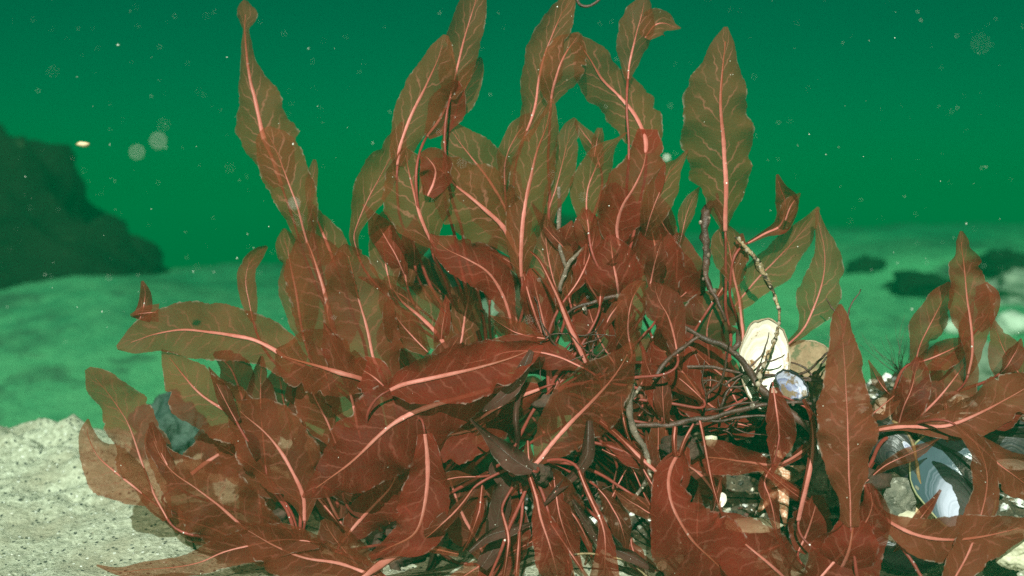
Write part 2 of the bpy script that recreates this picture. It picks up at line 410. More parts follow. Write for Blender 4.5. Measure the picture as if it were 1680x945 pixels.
# ------------------------------------------------------------------ seaweed
def blade(root, line, mats, seed):
    head, body = line.split(':')
    h = head.split()
    zb, zt, kind = float(h[0]) / 100, float(h[1]) / 100, (h + [''])[2]
    rnd = random.Random(seed * 13.37)
    q = [float(s) for s in body.split()]
    pts = [tuple(q[i:i + 3]) for i in range(0, len(q), 3)]
    strand = 's' in kind
    wmax = max(p[2] for p in pts)
    length = sum(math.dist(a[:2], b[:2]) for a, b in zip(pts, pts[1:]))
    n = max(16, min(110, int(length / 3)))
    m = 4 if strand else 8
    st_ = catmull(pts, n)
    bulge = rnd.uniform(-0.018, 0.014) * min(1, length / 160)
    r0, r1 = rnd.uniform(-0.5, 0.5), rnd.uniform(-0.65, 0.65)
    if 'f' in kind: r0 *= .3; r1 *= .3
    cup = rnd.uniform(-0.6, 0.45)
    ruf = rnd.uniform(0.02, 0.075) if not strand else 0
    fr = rnd.uniform(0.055, 0.10); ph = rnd.uniform(0, 9)
    asym = rnd.uniform(-0.10, 0.10)
    rag = 0.17 if 'g' in kind else 0.08
    if 'x' in kind: ruf = 0.10; cup *= 2
    bites = [(rnd.uniform(0.15, 0.97), rnd.choice((-1, 1)), rnd.uniform(0.012, 0.035), rnd.uniform(0.08, 0.28)) for _ in range(rnd.choice((0, 0, 1, 2, 3)))]
    V, F, UV, ctr = [], [], [], []
    s_m = 0.0; prev = None
    for i, (x, y, wd) in enumerate(st_):
        t = i / n
        a, b = st_[max(0, i - 1)], st_[min(n, i + 1)]
        tx, ty = b[0] - a[0], b[1] - a[1]
        L = math.hypot(tx, ty) or 1
        nx_, ny_ = -ty / L, tx / L
        d = D0 + zb + (zt - zb) * t + bulge * math.sin(math.pi * t) + 0.004 * math.sin(t * 7 + ph) * min(1, length / 120)
        c = P(x, y, d); ctr.append((c, d))
        if prev is not None: s_m += (c - prev).length
        prev = c
        px = d / FPX
        roll = math.tan(r0 + (r1 - r0) * t)
        for k in range(-m, m + 1):
            v = k / m
            hw = 0.5 * max(1.5, wd) * (1 + (asym if v < 0 else -asym))
            e = abs(v) ** 2
            sd = 5 if v > 0 else 0
            jag = 1 + e * (rag * (n3((t * length * 0.021, seed * 3.3, sd), 1.0) * 1.5 + n3((t * length * 0.06, seed * 2.3, sd), 1.0) * 0.8)
                           + 0.045 * n3((t * length * 0.22, seed * 1.3, sd), 1.0) + 0.03 * n3((t * length * 0.5, seed * 1.9, sd), 1.0))
            for bt, bs, bw, bd in bites:
                if v * bs > 0: jag -= bd * math.exp(-((t - bt) / bw) ** 2) * abs(v)
            off = v * hw * jag
            dz = px * hw * (v * roll * 0.6 + cup * v * v + ruf * 4 * abs(v) ** 1.6 * math.sin(fr * t * length + ph + (1.9 if v > 0 else 0)))
            dz += 0.0035 * n3((x * 0.02, y * 0.02, seed + v * 0.6), 1.0) * abs(v)
            V.append(tuple(c + CR * (nx_ * off * px) - CU * (ny_ * off * px) + CF * dz))
            UV.append((s_m, v))
    row = 2 * m + 1
    for i in range(n):
        for k in range(row - 1):
            a = i * row + k
            F.append((a, a + 1, a + row + 1, a + row))
    bo = mesh_obj('blade', V, F, mats[0], uvs=UV); attach(bo, root)
    # midrib: a tapering raised cord along the blade
    k = rnd.uniform(0.024, 0.044) if not strand else 0.3
    rpx = max(1.5, min(3.9, wmax * k)) if not strand else max(1.6, min(5.5, wmax * k))
    if 'm' in kind: rpx *= 1.4
    if 't' in kind: rpx *= 0.6
    end = n if strand else int(n * 0.93)
    path, rad = [], []
    for i in range(end + 1):
        t = i / n
        c, d = ctr[i]
        prof = (0.72 + 0.28 * math.sin(min(1, t * 2.4) * math.pi / 2)) * max(0.16, 1 - (t / 0.97) ** 1.7)
        r = rpx * prof * d / FPX * (1 + 0.30 * n3((t * length * 0.03, seed, 2), 1.0) + 0.15 * n3((t * length * 0.12, seed, 2), 1.0))
        wob = 1.2 * n3((t * length * 0.02, seed * 2.1, 8), 1.0) * d / FPX
        path.append(c - CF * (r * (0.1 + 0.25 * n3((t * 3, seed, 4), 1.0))) + CR * wob); rad.append(r)
    MV, MF = tube_geo(path, rad, 8, flat=0.42)
    mo = mesh_obj('midrib', MV, MF, mats[1], uvs=[(i // 8 / max(1, end), 0) for i in range(len(MV))]); mo.parent = bo
    return bo, ctr

def extra(n, box, z, hold, seed, lens=(70, 150), wid=(14, 44), up=1.0, kinds=('r', 'r', 'd', '')):
    """lines for n small blades inside a pixel box, growing away from the holdfast"""
    r = random.Random(seed); out = []
    for i in range(n):
        x, y = r.uniform(box[0], box[2]), r.uniform(box[1], box[3])
        dx, dy = x - hold[0], y - hold[1] - 60 * up
        a = math.atan2(dy, dx) + r.uniform(-0.75, 0.75)
        L, W = r.uniform(*lens), r.uniform(*wid)
        bend = r.uniform(-0.35, 0.35)
        p = []
        prof = (0.16, 0.5, 0.9, 1.0, 0.8, 0.42, 0.06)
        for k, f in enumerate(prof):
            p.append('%.0f %.0f %.0f' % (x, y, max(3, W * f * r.uniform(.85, 1.15))))
            aa = a + bend * (k - 2) * 0.35
            x += math.cos(aa) * L / 6; y += math.sin(aa) * L / 6
        zz = r.uniform(*z)
        out.append('%.1f %.1f %s: %s' % (zz, zz + r.uniform(-1.5, 1.5), r.choice(kinds) + r.choice(('', 'o')), ' '.join(p)))
    return '\n' + '\n'.join(out) + '\n'

GROUP = 'red seaweed plants of the clump'
def plant(label, hold, lines, mat='blade', stems=True, group=GROUP, stem_r=1.0, seed0=0, hsize=0.012):
    hx, hy, hz_ = hold
    hp = P(hx, hy, D0 + hz_ / 100)
    gz = seabed_h(hp.x, hp.y)
    if hp.z < gz + 0.004: hp.z = gz + 0.004
    root = empty('red_seaweed', hp)
    tag(root, label, 'seaweed', group)
    SV, SF = [], []
    rr = random.Random(seed0 * 7 + 1)
    rows = [l.strip() for l in lines.strip().splitlines() if l.strip()]
    for i, ln in enumerate(rows):
        kind = (ln.split(':')[0].split() + [''])[2]
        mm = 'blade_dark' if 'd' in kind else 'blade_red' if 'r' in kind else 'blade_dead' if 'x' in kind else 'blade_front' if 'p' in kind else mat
        bo, ctr = blade(root, ln, (M[mm], M['rib' if 'x' not in kind else 'deadstem']), seed0 * 31 + i + 1)
        if stems and 'o' not in kind:
            a = ctr[0][0]; dirn = (ctr[0][0] - ctr[2][0]).normalized()
            L = (a - hp).length
            pts, rad = [], []
            b1 = a + dirn * L * 0.35
            b2 = hp + Vector((rr.uniform(-.3, .3), rr.uniform(-.1, .3), 0.8)) * L * 0.35
            ns = 22
            for j in range(ns + 1):
                t = j / ns
                p = a * (1 - t) ** 3 + b1 * 3 * t * (1 - t) ** 2 + b2 * 3 * t * t * (1 - t) + hp * t ** 3
                p = p + Vector((n3(p, 30, i), n3(p, 30, i + 5), n3(p, 30, i + 9))) * 0.004 * math.sin(math.pi * t)
                g = seabed_h(p.x, p.y)
                if p.z < g + 0.002: p.z = g + 0.002
                pts.append(p); rad.append((0.0009 + 0.0007 * t) * stem_r * (1 + 0.25 * n3(p, 120, i)))
            tube_geo(pts, rad, 7, SV, SF)
    if SV:
        attach(mesh_obj('stem', SV, SF, M['stem']), root)
    hv = []
    for v in ICO3[0]:
        k = 1 + 0.55 * fbm(v + Vector((seed0, 0, 0)), 2.2, 3, seed0)
        hv.append(tuple(hp + Vector((v.x * hsize * 1.3 * k, v.y * hsize * k, v.z * hsize * 0.7 * k))))
    attach(mesh_obj('holdfast', hv, ICO3[1], M['hold']), root)
    return root

plant('tallest red seaweed at left, its top blade twisted to a thread with a small lobe', (600, 720, 4), '''
1 2 f: 512 425 10 500 385 34 488 340 62 470 290 80 452 245 74 442 222 50 438 208 12
2.5 4 gmf: 462 305 30 448 262 64 433 225 92 424 190 86 418 160 74 412 138 56 408 115 36 405 95 23 403 70 15 402 48 10 402 38 22 403 25 32 401 12 26 402 0 6
2 2 gt: 510 348 8 508 325 12 511 300 21 516 280 18 517 262 5
1 2 m: 548 430 60 538 402 58 529 380 46 518 355 26 510 336 8
4 5 f: 500 560 20 492 520 50 484 470 62 474 420 44 468 395 36 466 375 4
''', seed0=1, mat='blade_olive')
plant('brown red seaweed with two broad overlapping feather veined blades, left of the middle', (640, 800, 2), '''
0 1 mf: 558 606 12 552 575 44 545 530 100 530 470 112 514 420 88 504 395 46 498 378 10
-3 -2 f: 642 650 16 627 615 72 612 585 104 602 540 114 590 495 110 580 455 90 573 425 64 568 408 28 567 400 4
3 3 t: 416 528 10 410 500 26 403 465 35 408 435 30 424 415 22 438 404 4
-1.5 -1.5 go: 702 578 16 680 555 50 658 530 60 643 505 30 638 490 5
''', seed0=2)
plant('red seaweed with one long blade held out flat to the left above the green sand', (660, 860, 0), '''
-2 -1 mf: 500 600 30 478 592 60 450 574 70 415 557 82 380 550 88 345 545 95 300 541 90 255 548 64 220 560 44 192 571 8
-2.5 -2 mf: 632 642 10 597 623 50 560 612 92 520 600 104 490 592 98 468 585 64 452 575 10
0 0 dto: 230 525 34 236 503 26 238 480 19 233 461 4
0 0 to: 260 512 30 235 514 24 214 518 5
''', seed0=3)
plant('low fan of red seaweed drooping over the pale sand bank at the lower left', (490, 905, -1), '''
-1 0 f: 442 722 40 400 690 80 365 671 95 330 647 94 300 615 68 280 590 36 265 574 4
-3 -2 f: 500 855 10 497 815 50 480 775 108 460 740 128 430 705 110 400 680 70 382 662 16
-1.5 -1 d: 435 750 30 430 700 64 427 660 54 428 620 30 430 584 4
-2.2 -2 dt: 388 692 14 372 662 26 356 630 18 342 602 3
-2 -1 ft: 275 852 20 255 815 52 237 770 80 222 725 88 207 690 84 185 655 64 160 625 44 143 605 10
-1 0 ft: 248 822 20 222 800 62 190 775 86 162 750 68 148 725 40 143 705 22 145 687 4
-4 -3 f: 505 918 24 460 900 60 410 872 110 360 830 122 320 800 104 285 775 70 262 745 42 250 715 24 247 698 5
-3 -3 d: 292 795 20 272 758 30 256 725 30 248 693 8
-5 -4 : 525 890 20 470 885 50 420 893 58 370 905 52 330 922 42 290 930 32 240 934 26 200 938 16 158 928 3
1 2 m: 278 805 20 305 785 50 330 765 70 360 745 82 390 725 72 424 702 30
0 1 t: 495 825 20 450 792 60 410 762 84 370 737 74 325 708 24
2 2 o: 432 868 30 426 820 62 422 780 54 420 735 20
-2 -1 : 405 895 30 360 872 62 320 858 68 285 848 44 262 833 10
-5 -4 : 625 950 20 560 925 70 500 915 84 450 895 74 410 872 34 385 858 6
-2 -2 o: 605 955 50 572 912 80 548 882 64 530 852 10
''', seed0=4)
plant('deep red seaweed with large veined blades lying across the low centre of the clump', (660, 905, 1), '''
-5 -6 mfr: 805 638 30 745 655 92 690 672 130 650 692 142 618 718 140 580 755 120 545 782 78 515 803 36 496 816 4
-6 -5.5 mfr: 640 640 16 665 630 56 720 618 84 780 604 92 830 590 72 870 575 38 892 567 5
-4.5 -5 mr: 958 604 14 915 585 42 870 576 58 830 578 62 795 590 62 740 602 52 688 617 10
-5.5 -6 mfr: 697 712 24 701 750 46 702 790 72 696 830 88 688 862 96 672 882 66 640 898 34 606 914 10
-6 -6 sm: 585 955 13 640 916 17 690 899 15 752 909 9
0 0 d: 802 925 20 782 885 50 762 850 84 746 810 94 735 770 84 730 720 64 740 675 10
-3 -3 r: 560 892 14 585 860 52 615 828 74 640 800 62 655 765 38 661 740 4
-1 0 : 552 730 20 537 692 62 518 655 70 505 625 34 499 600 5
-1.5 -1 : 588 705 16 580 665 84 572 635 92 566 600 54 562 570 6
-3.6 -3 r: 642 645 20 615 620 60 590 604 50 573 593 8
-4.4 -4 r: 885 638 20 830 660 84 780 690 116 730 712 104 680 742 54 648 772 8
-2 -2 r: 845 680 20 790 700 74 740 713 94 700 714 44 676 714 8
-1 -1 r: 640 860 20 615 800 70 600 760 60 592 720 10
-4 -4 sr: 520 815 6 545 845 8 562 868 8
''' + extra(12, (540, 600, 840, 860), (-3.5, 0), (680, 900), 67, (70, 140), (14, 50)), seed0=5)
plant('upright red seaweed with a curled red patch and two blades leaning right at top', (800, 640, 3), '''
0 0 mf: 652 272 20 657 240 42 667 208 58 682 174 76 698 142 78 714 108 64 724 80 42 731 57 10
1 2 f: 588 420 8 581 390 14 588 365 24 602 332 48 616 304 62 630 278 58 645 250 42 656 222 26 661 200 5
1 2 f: 738 162 20 746 130 52 754 95 62 762 62 58 772 30 52 780 0 38 786 -28 6
1.6 2 : 743 198 16 755 165 44 768 135 44 782 110 24 789 94 5
.5 1 mr: 700 224 12 718 200 46 732 175 62 742 152 46 749 132 10
1 2 f: 865 445 14 850 400 44 835 355 84 805 300 104 775 260 88 752 230 60 736 202 20
-.5 0 mf: 858 435 12 842 402 46 825 372 92 797 345 122 770 322 122 748 305 94 725 280 62 710 262 10
-1 -.5 f: 714 405 14 702 385 52 690 355 98 680 318 108 672 285 88 667 262 46 663 243 8
-1.6 -1.2 ro: 702 322 18 711 300 48 714 278 58 702 260 40 690 252 8
-2 -2 mr: 840 555 12 836 518 18 823 480 44 800 446 70 765 425 66 735 410 52 715 395 22 706 384 4
1 1 f: 642 475 14 633 435 52 629 400 48 628 370 38 630 347 8
5 5 : 752 508 10 717 472 52 690 445 54 665 420 38 648 398 6
-1 0 m: 738 580 14 718 548 62 690 520 92 660 495 86 643 470 52 634 453 8
0 0 : 754 575 50 762 525 54 769 490 36 772 458 4
2 2 : 668 470 20 662 430 50 655 395 46 648 370 10
''', seed0=6, mat='blade_olive')
plant('middle red seaweed whose long straight pale ribbed blade ends under a bent rounded lobe', (900, 600, 1), '''
-1.5 -1 mf: 856 455 12 855 415 42 857 375 58 864 325 66 872 285 72 882 245 66 895 212 48 902 185 24 906 162 5
-1 -.5 mf: 904 170 12 906 150 40 912 128 62 920 105 72 930 85 68 942 68 46 951 54 10
1 2 mfg: 858 230 20 872 195 36 880 165 52 884 130 60 892 95 64 905 60 54 918 30 46 930 8 30 940 -14 8
.6 1 g: 828 305 8 828 275 24 835 245 38 850 218 36 866 198 22 876 186 5
1 2 f: 895 405 8 900 350 24 912 310 40 922 270 44 930 235 38 937 210 26 944 194 6
2 2 : 985 275 10 978 250 26 968 232 28 955 215 20 944 198 5
2 2 to: 975 258 16 980 230 20 983 210 8
0 0 : 922 505 20 906 450 74 898 410 74 895 375 34 893 350 5
''', seed0=7, mat='blade_olive')
plant('red seaweed right of the middle with its top blade bowed in an arch', (1010, 610, 1), '''
0 0 mfg: 1060 252 24 1058 225 60 1042 190 86 1015 157 82 988 130 78 968 98 60 953 75 42 938 56 10
-.5 0 mrf: 1018 410 12 1012 375 62 1022 338 88 1042 305 90 1056 272 70 1061 240 54 1062 212 30
-1 -.5 f: 966 380 10 962 345 38 964 310 56 974 283 56 986 258 46 998 242 26 1012 230 9 1028 217 3
.5 1 gf: 1030 130 8 1032 108 26 1038 80 46 1045 52 56 1052 28 54 1056 8 38 1058 -8 8
1 1.5 o: 1058 62 20 1074 42 50 1090 38 36 1105 44 14 1117 46 3
-.5 0 f: 1058 390 8 1066 358 38 1076 330 50 1088 303 48 1100 282 36 1112 268 18 1128 246 3
1 1 t: 1112 410 6 1120 380 10 1126 355 25 1135 330 21 1148 307 3
0 0 mr: 1080 505 30 1080 450 84 1075 405 80 1068 375 42 1064 356 6
1 1 r: 1105 570 40 1108 500 88 1110 450 84 1112 410 54 1115 382 10
-1 -1 r: 1018 505 20 1012 460 88 1006 430 84 1003 405 54 1000 386 8
-.5 -.5 r: 1020 465 20 1035 432 60 1048 408 54 1060 382 10
0 0 r: 985 425 20 975 390 54 965 365 44 960 340 8
2 2 d: 1165 595 30 1160 540 88 1172 500 74 1182 475 16
3 3 r: 1030 420 20 1020 370 60 1012 330 60 1005 300 10
2 2 r: 1090 430 30 1085 390 60 1082 350 44 1078 320 8
''', seed0=8, mat='blade_olive')
plant('red seaweed with a single large oval feather veined blade standing alone on its stalk', (1200, 650, 2), '''
0 .5 mfg: 1190 380 8 1190 350 36 1191 318 68 1190 280 100 1188 240 114 1184 200 110 1182 165 104 1184 130 92 1187 100 56 1190 70 38 1191 44 6
-.5 0 m: 1216 600 7 1219 550 9 1214 500 12 1205 458 22 1200 430 56 1196 405 64 1192 385 46 1190 370 10
''', seed0=9, mat='blade_olive')
plant('slender red seaweed with open leaning blades above the white shell', (1225, 650, 3), '''
3 4 f: 1190 522 6 1215 490 30 1245 455 56 1275 425 58 1305 392 48 1328 365 26 1343 340 4
1 2 fg: 1262 592 4 1290 568 9 1318 540 22 1335 505 56 1347 470 68 1353 435 50 1352 405 36 1346 380 20 1340 344 5
1 1 mr: 1226 399 5 1255 383 12 1278 372 26 1288 352 32 1288 330 34 1280 308 17 1275 286 3
1 1 o: 1288 362 18 1298 337 28 1313 317 3
''', seed0=10, mat='blade_olive')
plant('red seaweed with one tall smooth pointed upright blade in front of the rubble', (1400, 985, -9), '''
-10 -9 ftp: 1396 865 30 1395 815 38 1393 780 66 1391 730 90 1390 685 95 1388 640 74 1385 590 56 1382 550 42 1380 520 26 1379 499 4
-9 -9 r: 1330 965 80 1370 920 112 1410 872 84 1430 832 44 1424 793 10
-8 -8 r: 1360 965 80 1390 912 94 1400 862 64 1405 818 20
-6 -6 r: 1310 905 20 1325 872 74 1335 842 64 1341 812 20
-7 -7 smr: 1310 855 9 1322 800 11 1333 740 12 1332 690 9 1318 655 6
''' + extra(10, (1330, 800, 1480, 920), (-6.5, -4), (1370, 900), 64, (60, 130), (8, 36)), seed0=11)
plant('red seaweed at the right with several crossing blades, the highest ending in a ragged tip', (1470, 720, -3), '''
-4 -3 fg: 1588 615 10 1595 575 36 1592 530 62 1587 490 74 1583 455 62 1580 425 48 1578 408 24 1577 395 20 1577 379 5
-3.6 -3 r: 1603 540 20 1620 515 36 1622 490 42 1611 466 18
-3 -2 f: 1500 608 8 1508 572 30 1522 540 52 1538 510 52 1550 485 38 1558 463 6
-3.5 -3 m: 1498 596 10 1515 592 32 1545 580 50 1570 568 36 1592 554 5
-4 -4 r: 1472 702 10 1482 670 52 1495 640 58 1502 610 36 1507 586 8
-3.8 -3 : 1498 693 10 1525 668 52 1555 635 84 1580 600 64 1594 572 10
-3 -2 : 1702 645 50 1670 610 72 1650 580 54 1637 550 26 1629 522 5
-6 -5 mfp: 1435 706 8 1480 700 14 1520 700 32 1560 697 52 1610 676 74 1660 650 74 1712 618 20
-7 -6 fp: 1568 698 8 1600 725 28 1635 758 54 1670 785 64 1712 818 20
-8 -7 t: 1418 793 6 1450 765 17 1485 748 26 1515 735 18 1542 720 4
-5 -5 m: 1400 702 10 1430 680 32 1460 655 36 1482 638 5
''' + extra(8, (1440, 560, 1660, 740), (-5, -1), (1500, 740), 70, (60, 120), (10, 36), 1.0, ('', 'r')), seed0=12)
plant('red seaweed with a long blade curving along the bottom right below the mussel shell', (1415, 790, -7), '''
-9 -8 mfp: 1418 795 8 1435 830 12 1458 855 28 1500 876 58 1550 885 78 1600 882 76 1650 872 60 1700 860 16
-10 -9 fp: 1555 970 40 1590 905 62 1605 860 52 1618 810 46 1618 770 44 1605 735 36 1585 710 22 1568 698 5
''', seed0=13)
plant('bright red seaweed with a wide rounded blade at the bottom edge right of the middle', (1120, 735, -5), '''
-8 -9 rf: 1113 742 14 1100 770 42 1097 800 52 1108 840 84 1135 885 134 1170 920 154 1212 960 120
-8.5 -8 mr: 1094 842 20 1098 810 46 1103 785 58 1110 760 46 1117 738 10
-7 -7 r: 1305 965 60 1262 925 104 1220 890 104 1190 860 54 1172 842 8
-6 -7 sr: 1238 912 6 1265 900 7 1292 889 6
-7.5 -7 sr: 1148 690 6 1158 740 7 1168 790 7 1188 858 5
-7 -8 sr: 1108 700 7 1106 722 8 1108 748 8
-7 -8 sr: 1138 695 6 1124 720 7 1114 748 7
-7 -7 r: 1100 970 40 1150 950 84 1210 958 84 1275 938 50 1300 925 8
''' + extra(10, (1060, 760, 1190, 930), (-6, -4), (1180, 930), 65, (60, 130), (10, 40)), seed0=14, stems=False)
plant('red seaweed with short hanging blades in front of the starfish', (1262, 655, -3), '''
-5 -5.5 fr: 1268 636 12 1272 662 30 1277 695 48 1278 725 46 1272 755 18 1268 775 5
-4 -5 mr: 1347 710 8 1320 738 18 1275 762 14 1225 758 42 1180 752 54 1140 748 44 1106 738 5
-5.5 -6 r: 1268 762 8 1255 790 24 1262 815 29 1270 850 17 1276 880 9 1292 908 4
-2 -2 r: 1207 656 30 1190 622 60 1165 600 64 1140 575 44 1122 556 6
-1 -1 r: 1240 700 30 1200 690 60 1160 660 70 1120 630 60 1090 610 10
''' + extra(9, (1060, 640, 1180, 740), (-4, -.5), (1200, 760), 63, (60, 120), (10, 34)), seed0=15, hsize=0.004, stem_r=0.65)
plant('red seaweed with a broad pointed blade leaning across the dark middle of the clump', (905, 660, -3), '''
-6 -7 mf: 848 778 8 880 760 16 905 728 62 940 690 102 975 655 106 1005 620 84 1025 590 44 1037 562 8
-5 -5 m: 1036 575 20 1030 545 46 1032 515 48 1038 490 46 1048 472 32 1060 462 5
-5.5 -5 d: 1112 585 18 1105 547 38 1095 517 58 1082 495 62 1075 475 42 1071 463 6
-4 -4 r: 1086 684 10 1080 650 38 1070 620 36 1060 595 15 1054 568 4
-3 -3 smr: 962 596 11 940 548 13 918 495 10 888 432 6 870 412 3
-2 -2 sr: 890 548 7 876 510 8 864 470 8 852 420 5
-1.5 -1.5 sr: 985 495 8 968 470 9 958 440 8 962 400 5
-5 -5 smr: 1085 780 8 1050 750 10 1015 715 10 984 690 7
-1 -1 r: 1010 600 20 985 560 60 970 520 60 960 480 10
-1 -1 r: 900 560 20 890 520 50 880 480 54 872 440 10
-3.5 -3.5 r: 1150 650 20 1120 610 70 1095 580 70 1070 560 10
''' + extra(14, (880, 470, 1120, 700), (-3.5, 1), (1000, 680), 61) + extra(10, (900, 640, 1100, 820), (-4.5, -1), (1000, 640), 62, (80, 190), (5, 14), -1), seed0=16)
plant('dark red seaweed strands and narrow blades hanging below the grey dead blades', (875, 775, -5), '''
-7 -8 mr: 866 772 8 880 815 12 888 850 32 900 890 54 912 930 58 922 972 20
-6.5 -7.5 mr: 950 772 6 970 820 10 988 860 14 993 900 32 990 960 54
-6 -7 sr: 824 840 6 834 880 7 832 910 7 824 960 7
-6 -7 sr: 852 872 6 850 905 8 846 960 8
-7 -7 x: 874 772 10 850 758 38 825 738 36 800 715 16 773 688 5
-6 -7 sr: 905 860 6 925 890 6 945 920 6 965 950 6
-5 -5 r: 800 960 40 820 910 70 840 860 60 850 820 10
-4 -4 d: 940 880 30 920 830 70 900 790 60 885 760 10
''' + extra(16, (770, 700, 1060, 920), (-5.5, -2.5), (900, 700), 66, (70, 170), (6, 40), -1), seed0=17)
# seaweed standing behind the front plants, seen through the gaps
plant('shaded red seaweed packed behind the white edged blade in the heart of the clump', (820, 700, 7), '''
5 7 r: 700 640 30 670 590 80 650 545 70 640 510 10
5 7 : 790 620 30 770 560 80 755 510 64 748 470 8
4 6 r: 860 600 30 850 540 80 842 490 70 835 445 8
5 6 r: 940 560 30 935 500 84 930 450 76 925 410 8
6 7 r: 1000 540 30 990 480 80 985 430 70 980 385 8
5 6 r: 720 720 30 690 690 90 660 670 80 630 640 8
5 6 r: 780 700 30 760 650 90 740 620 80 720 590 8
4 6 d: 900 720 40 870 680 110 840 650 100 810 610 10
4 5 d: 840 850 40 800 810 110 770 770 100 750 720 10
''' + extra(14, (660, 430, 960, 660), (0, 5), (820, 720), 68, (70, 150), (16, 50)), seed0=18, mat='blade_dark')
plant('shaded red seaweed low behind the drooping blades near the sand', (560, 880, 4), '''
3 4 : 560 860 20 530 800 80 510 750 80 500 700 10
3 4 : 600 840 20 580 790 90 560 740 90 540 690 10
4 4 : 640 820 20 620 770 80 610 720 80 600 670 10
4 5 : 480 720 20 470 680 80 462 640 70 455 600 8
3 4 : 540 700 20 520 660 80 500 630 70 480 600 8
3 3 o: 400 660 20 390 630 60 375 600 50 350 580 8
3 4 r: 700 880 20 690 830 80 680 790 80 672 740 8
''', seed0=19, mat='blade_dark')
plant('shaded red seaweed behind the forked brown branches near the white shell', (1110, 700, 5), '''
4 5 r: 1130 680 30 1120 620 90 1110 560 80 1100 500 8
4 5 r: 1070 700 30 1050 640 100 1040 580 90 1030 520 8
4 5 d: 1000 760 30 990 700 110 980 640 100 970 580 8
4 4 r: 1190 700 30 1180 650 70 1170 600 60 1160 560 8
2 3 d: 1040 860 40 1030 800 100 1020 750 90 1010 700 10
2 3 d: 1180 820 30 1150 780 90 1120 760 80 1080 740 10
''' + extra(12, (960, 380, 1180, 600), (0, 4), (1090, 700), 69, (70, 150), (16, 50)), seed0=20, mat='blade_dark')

# ------------------------------------------------------------------ dead stems, straw and old blades
def stem_thing(name, label, cat, paths, mat, group=None, beads=0, bead_mat=None, lump=0.35, seed=0):
    V, F = [], []
    allp = []
    for pts in paths:
        q = catmull([tuple(p[:2]) + tuple(p[2:]) for p in pts], max(10, int(sum(math.dist(a[:2], b[:2]) for a, b in zip(pts, pts[1:])) / 5)))
        path, rad = [], []
        for i, (x, y, z, r) in enumerate(q):
            d = D0 + z / 100
            p = P(x, y, d)
            p = p + Vector((n3(p, 60, seed), n3(p, 60, seed + 3), n3(p, 60, seed + 6))) * 0.0022
            path.append(p); rad.append(max(0.0003, 0.8 * r * d / FPX))
        tube_geo(path, rad, 8, V, F, lump, seed)
        allp += list(zip(path, rad))
    loc = allp[0][0].copy()
    root = mesh_obj(name, [tuple(Vector(v) - loc) for v in V], F, M[mat]); root.location = loc
    tag(root, label, cat, group)
    rr = random.Random(seed)
    for b in range(beads):
        p, r = rr.choice(allp)
        s = rr.uniform(0.5, 1.5) * 0.0014
        off = Vector((rr.uniform(-1, 1), rr.uniform(-1, 0.1), rr.uniform(-1, 1))).normalized() * r
        bv = [tuple(p + off - loc + Vector((v.x * s, v.y * s * .8, v.z * s * 1.2)) * (1 + 0.25 * n3(v, 2, b))) for v in ICO2[0]]
        bo = mesh_obj('barnacle', bv, ICO2[1], M[bead_mat]); bo.parent = root
    return root

M['barn'] = simple_material('barnacle_white', (0.42, 0.35, 0.26), (0.17, 0.11, 0.075), 300, 0.6, 0.6, 0.001)
G2 = 'dead weed stems tangled in the clump'
stem_thing('dead_twig', 'dark upright stem crusted with growth, just left of the large oval blade', 'twig',
    [[(1186, 372, .5, 3), (1172, 335, .5, 7), (1160, 345, .5, 10), (1156, 380, .5, 8), (1157, 420, .5, 7), (1160, 455, .5, 6), (1178, 495, 0, 4), (1190, 530, 0, 3)],
     [(1176, 318, .5, 3), (1184, 345, .5, 4), (1190, 368, .5, 3)]], 'deadstem', G2, 10, 'crust', 0.9, 3)
stem_thing('dead_twig', 'thin yellowish stem beaded with tiny shells, dropping in front of the white shell', 'twig',
    [[(1208, 386, 0, 3), (1228, 415, 0, 4.5), (1246, 442, 0, 6), (1260, 462, 0, 4), (1272, 490, 0, 3), (1277, 520, -1, 2.6), (1277, 540, -2, 2.5), (1262, 580, -5, 2.5), (1246, 610, -5, 2.5), (1241, 640, -5, 2)]], 'straw', G2, 26, 'barn', 1.3, 4)
stem_thing('dead_twig', 'thick dark brown branch running down from the curled dark blade to the rubble', 'twig',
    [[(1118, 532, -4, 4), (1140, 548, -4, 5), (1165, 560, -4, 6), (1200, 575, -4, 7), (1218, 592, -4, 7), (1232, 615, -4, 8), (1252, 640, -4.3, 9), (1285, 668, -4.6, 9), (1320, 695, -5, 8), (1332, 720, -5, 6), (1336, 760, -5, 5)],
     [(1200, 575, -4, 5), (1214, 560, -4, 6), (1210, 540, -3, 3)]], 'deadstem', G2, 5, 'crust', 0.45, 5)
stem_thing('dead_twig', 'grey brown twig arching from the forked branch down to the left', 'twig',
    [[(1150, 552, -4.5, 4), (1122, 570, -5, 4), (1098, 588, -5, 5), (1082, 608, -5, 5), (1070, 625, -5, 4)]], 'deadstem', G2, 0, None, 0.4, 6)
stem_thing('dead_twig', 'long dark twig lying level under the white shell towards the right', 'twig',
    [[(1030, 702, -4, 3), (1085, 695, -4, 6), (1150, 690, -4, 6), (1200, 675, -4, 5), (1255, 663, -4, 4.5), (1310, 660, -4, 4), (1360, 664, -4, 3.5), (1430, 655, -4, 3)],
     [(1120, 692, -4, 4), (1180, 690, -4, 3), (1250, 684, -4, 3), (1330, 690, -4, 3)]], 'deadstem', G2, 3, 'crust', 0.5, 7)
stem_thing('dead_twig', 'thin dark twig crossing low over the white shell', 'twig',
    [[(1060, 600, -3, 3), (1110, 600, -3, 4), (1165, 603, -3, 4), (1225, 612, -3, 3), (1290, 620, -2, 3), (1350, 625, -2, 3)]], 'deadstem', G2, 0, None, 0.5, 8)
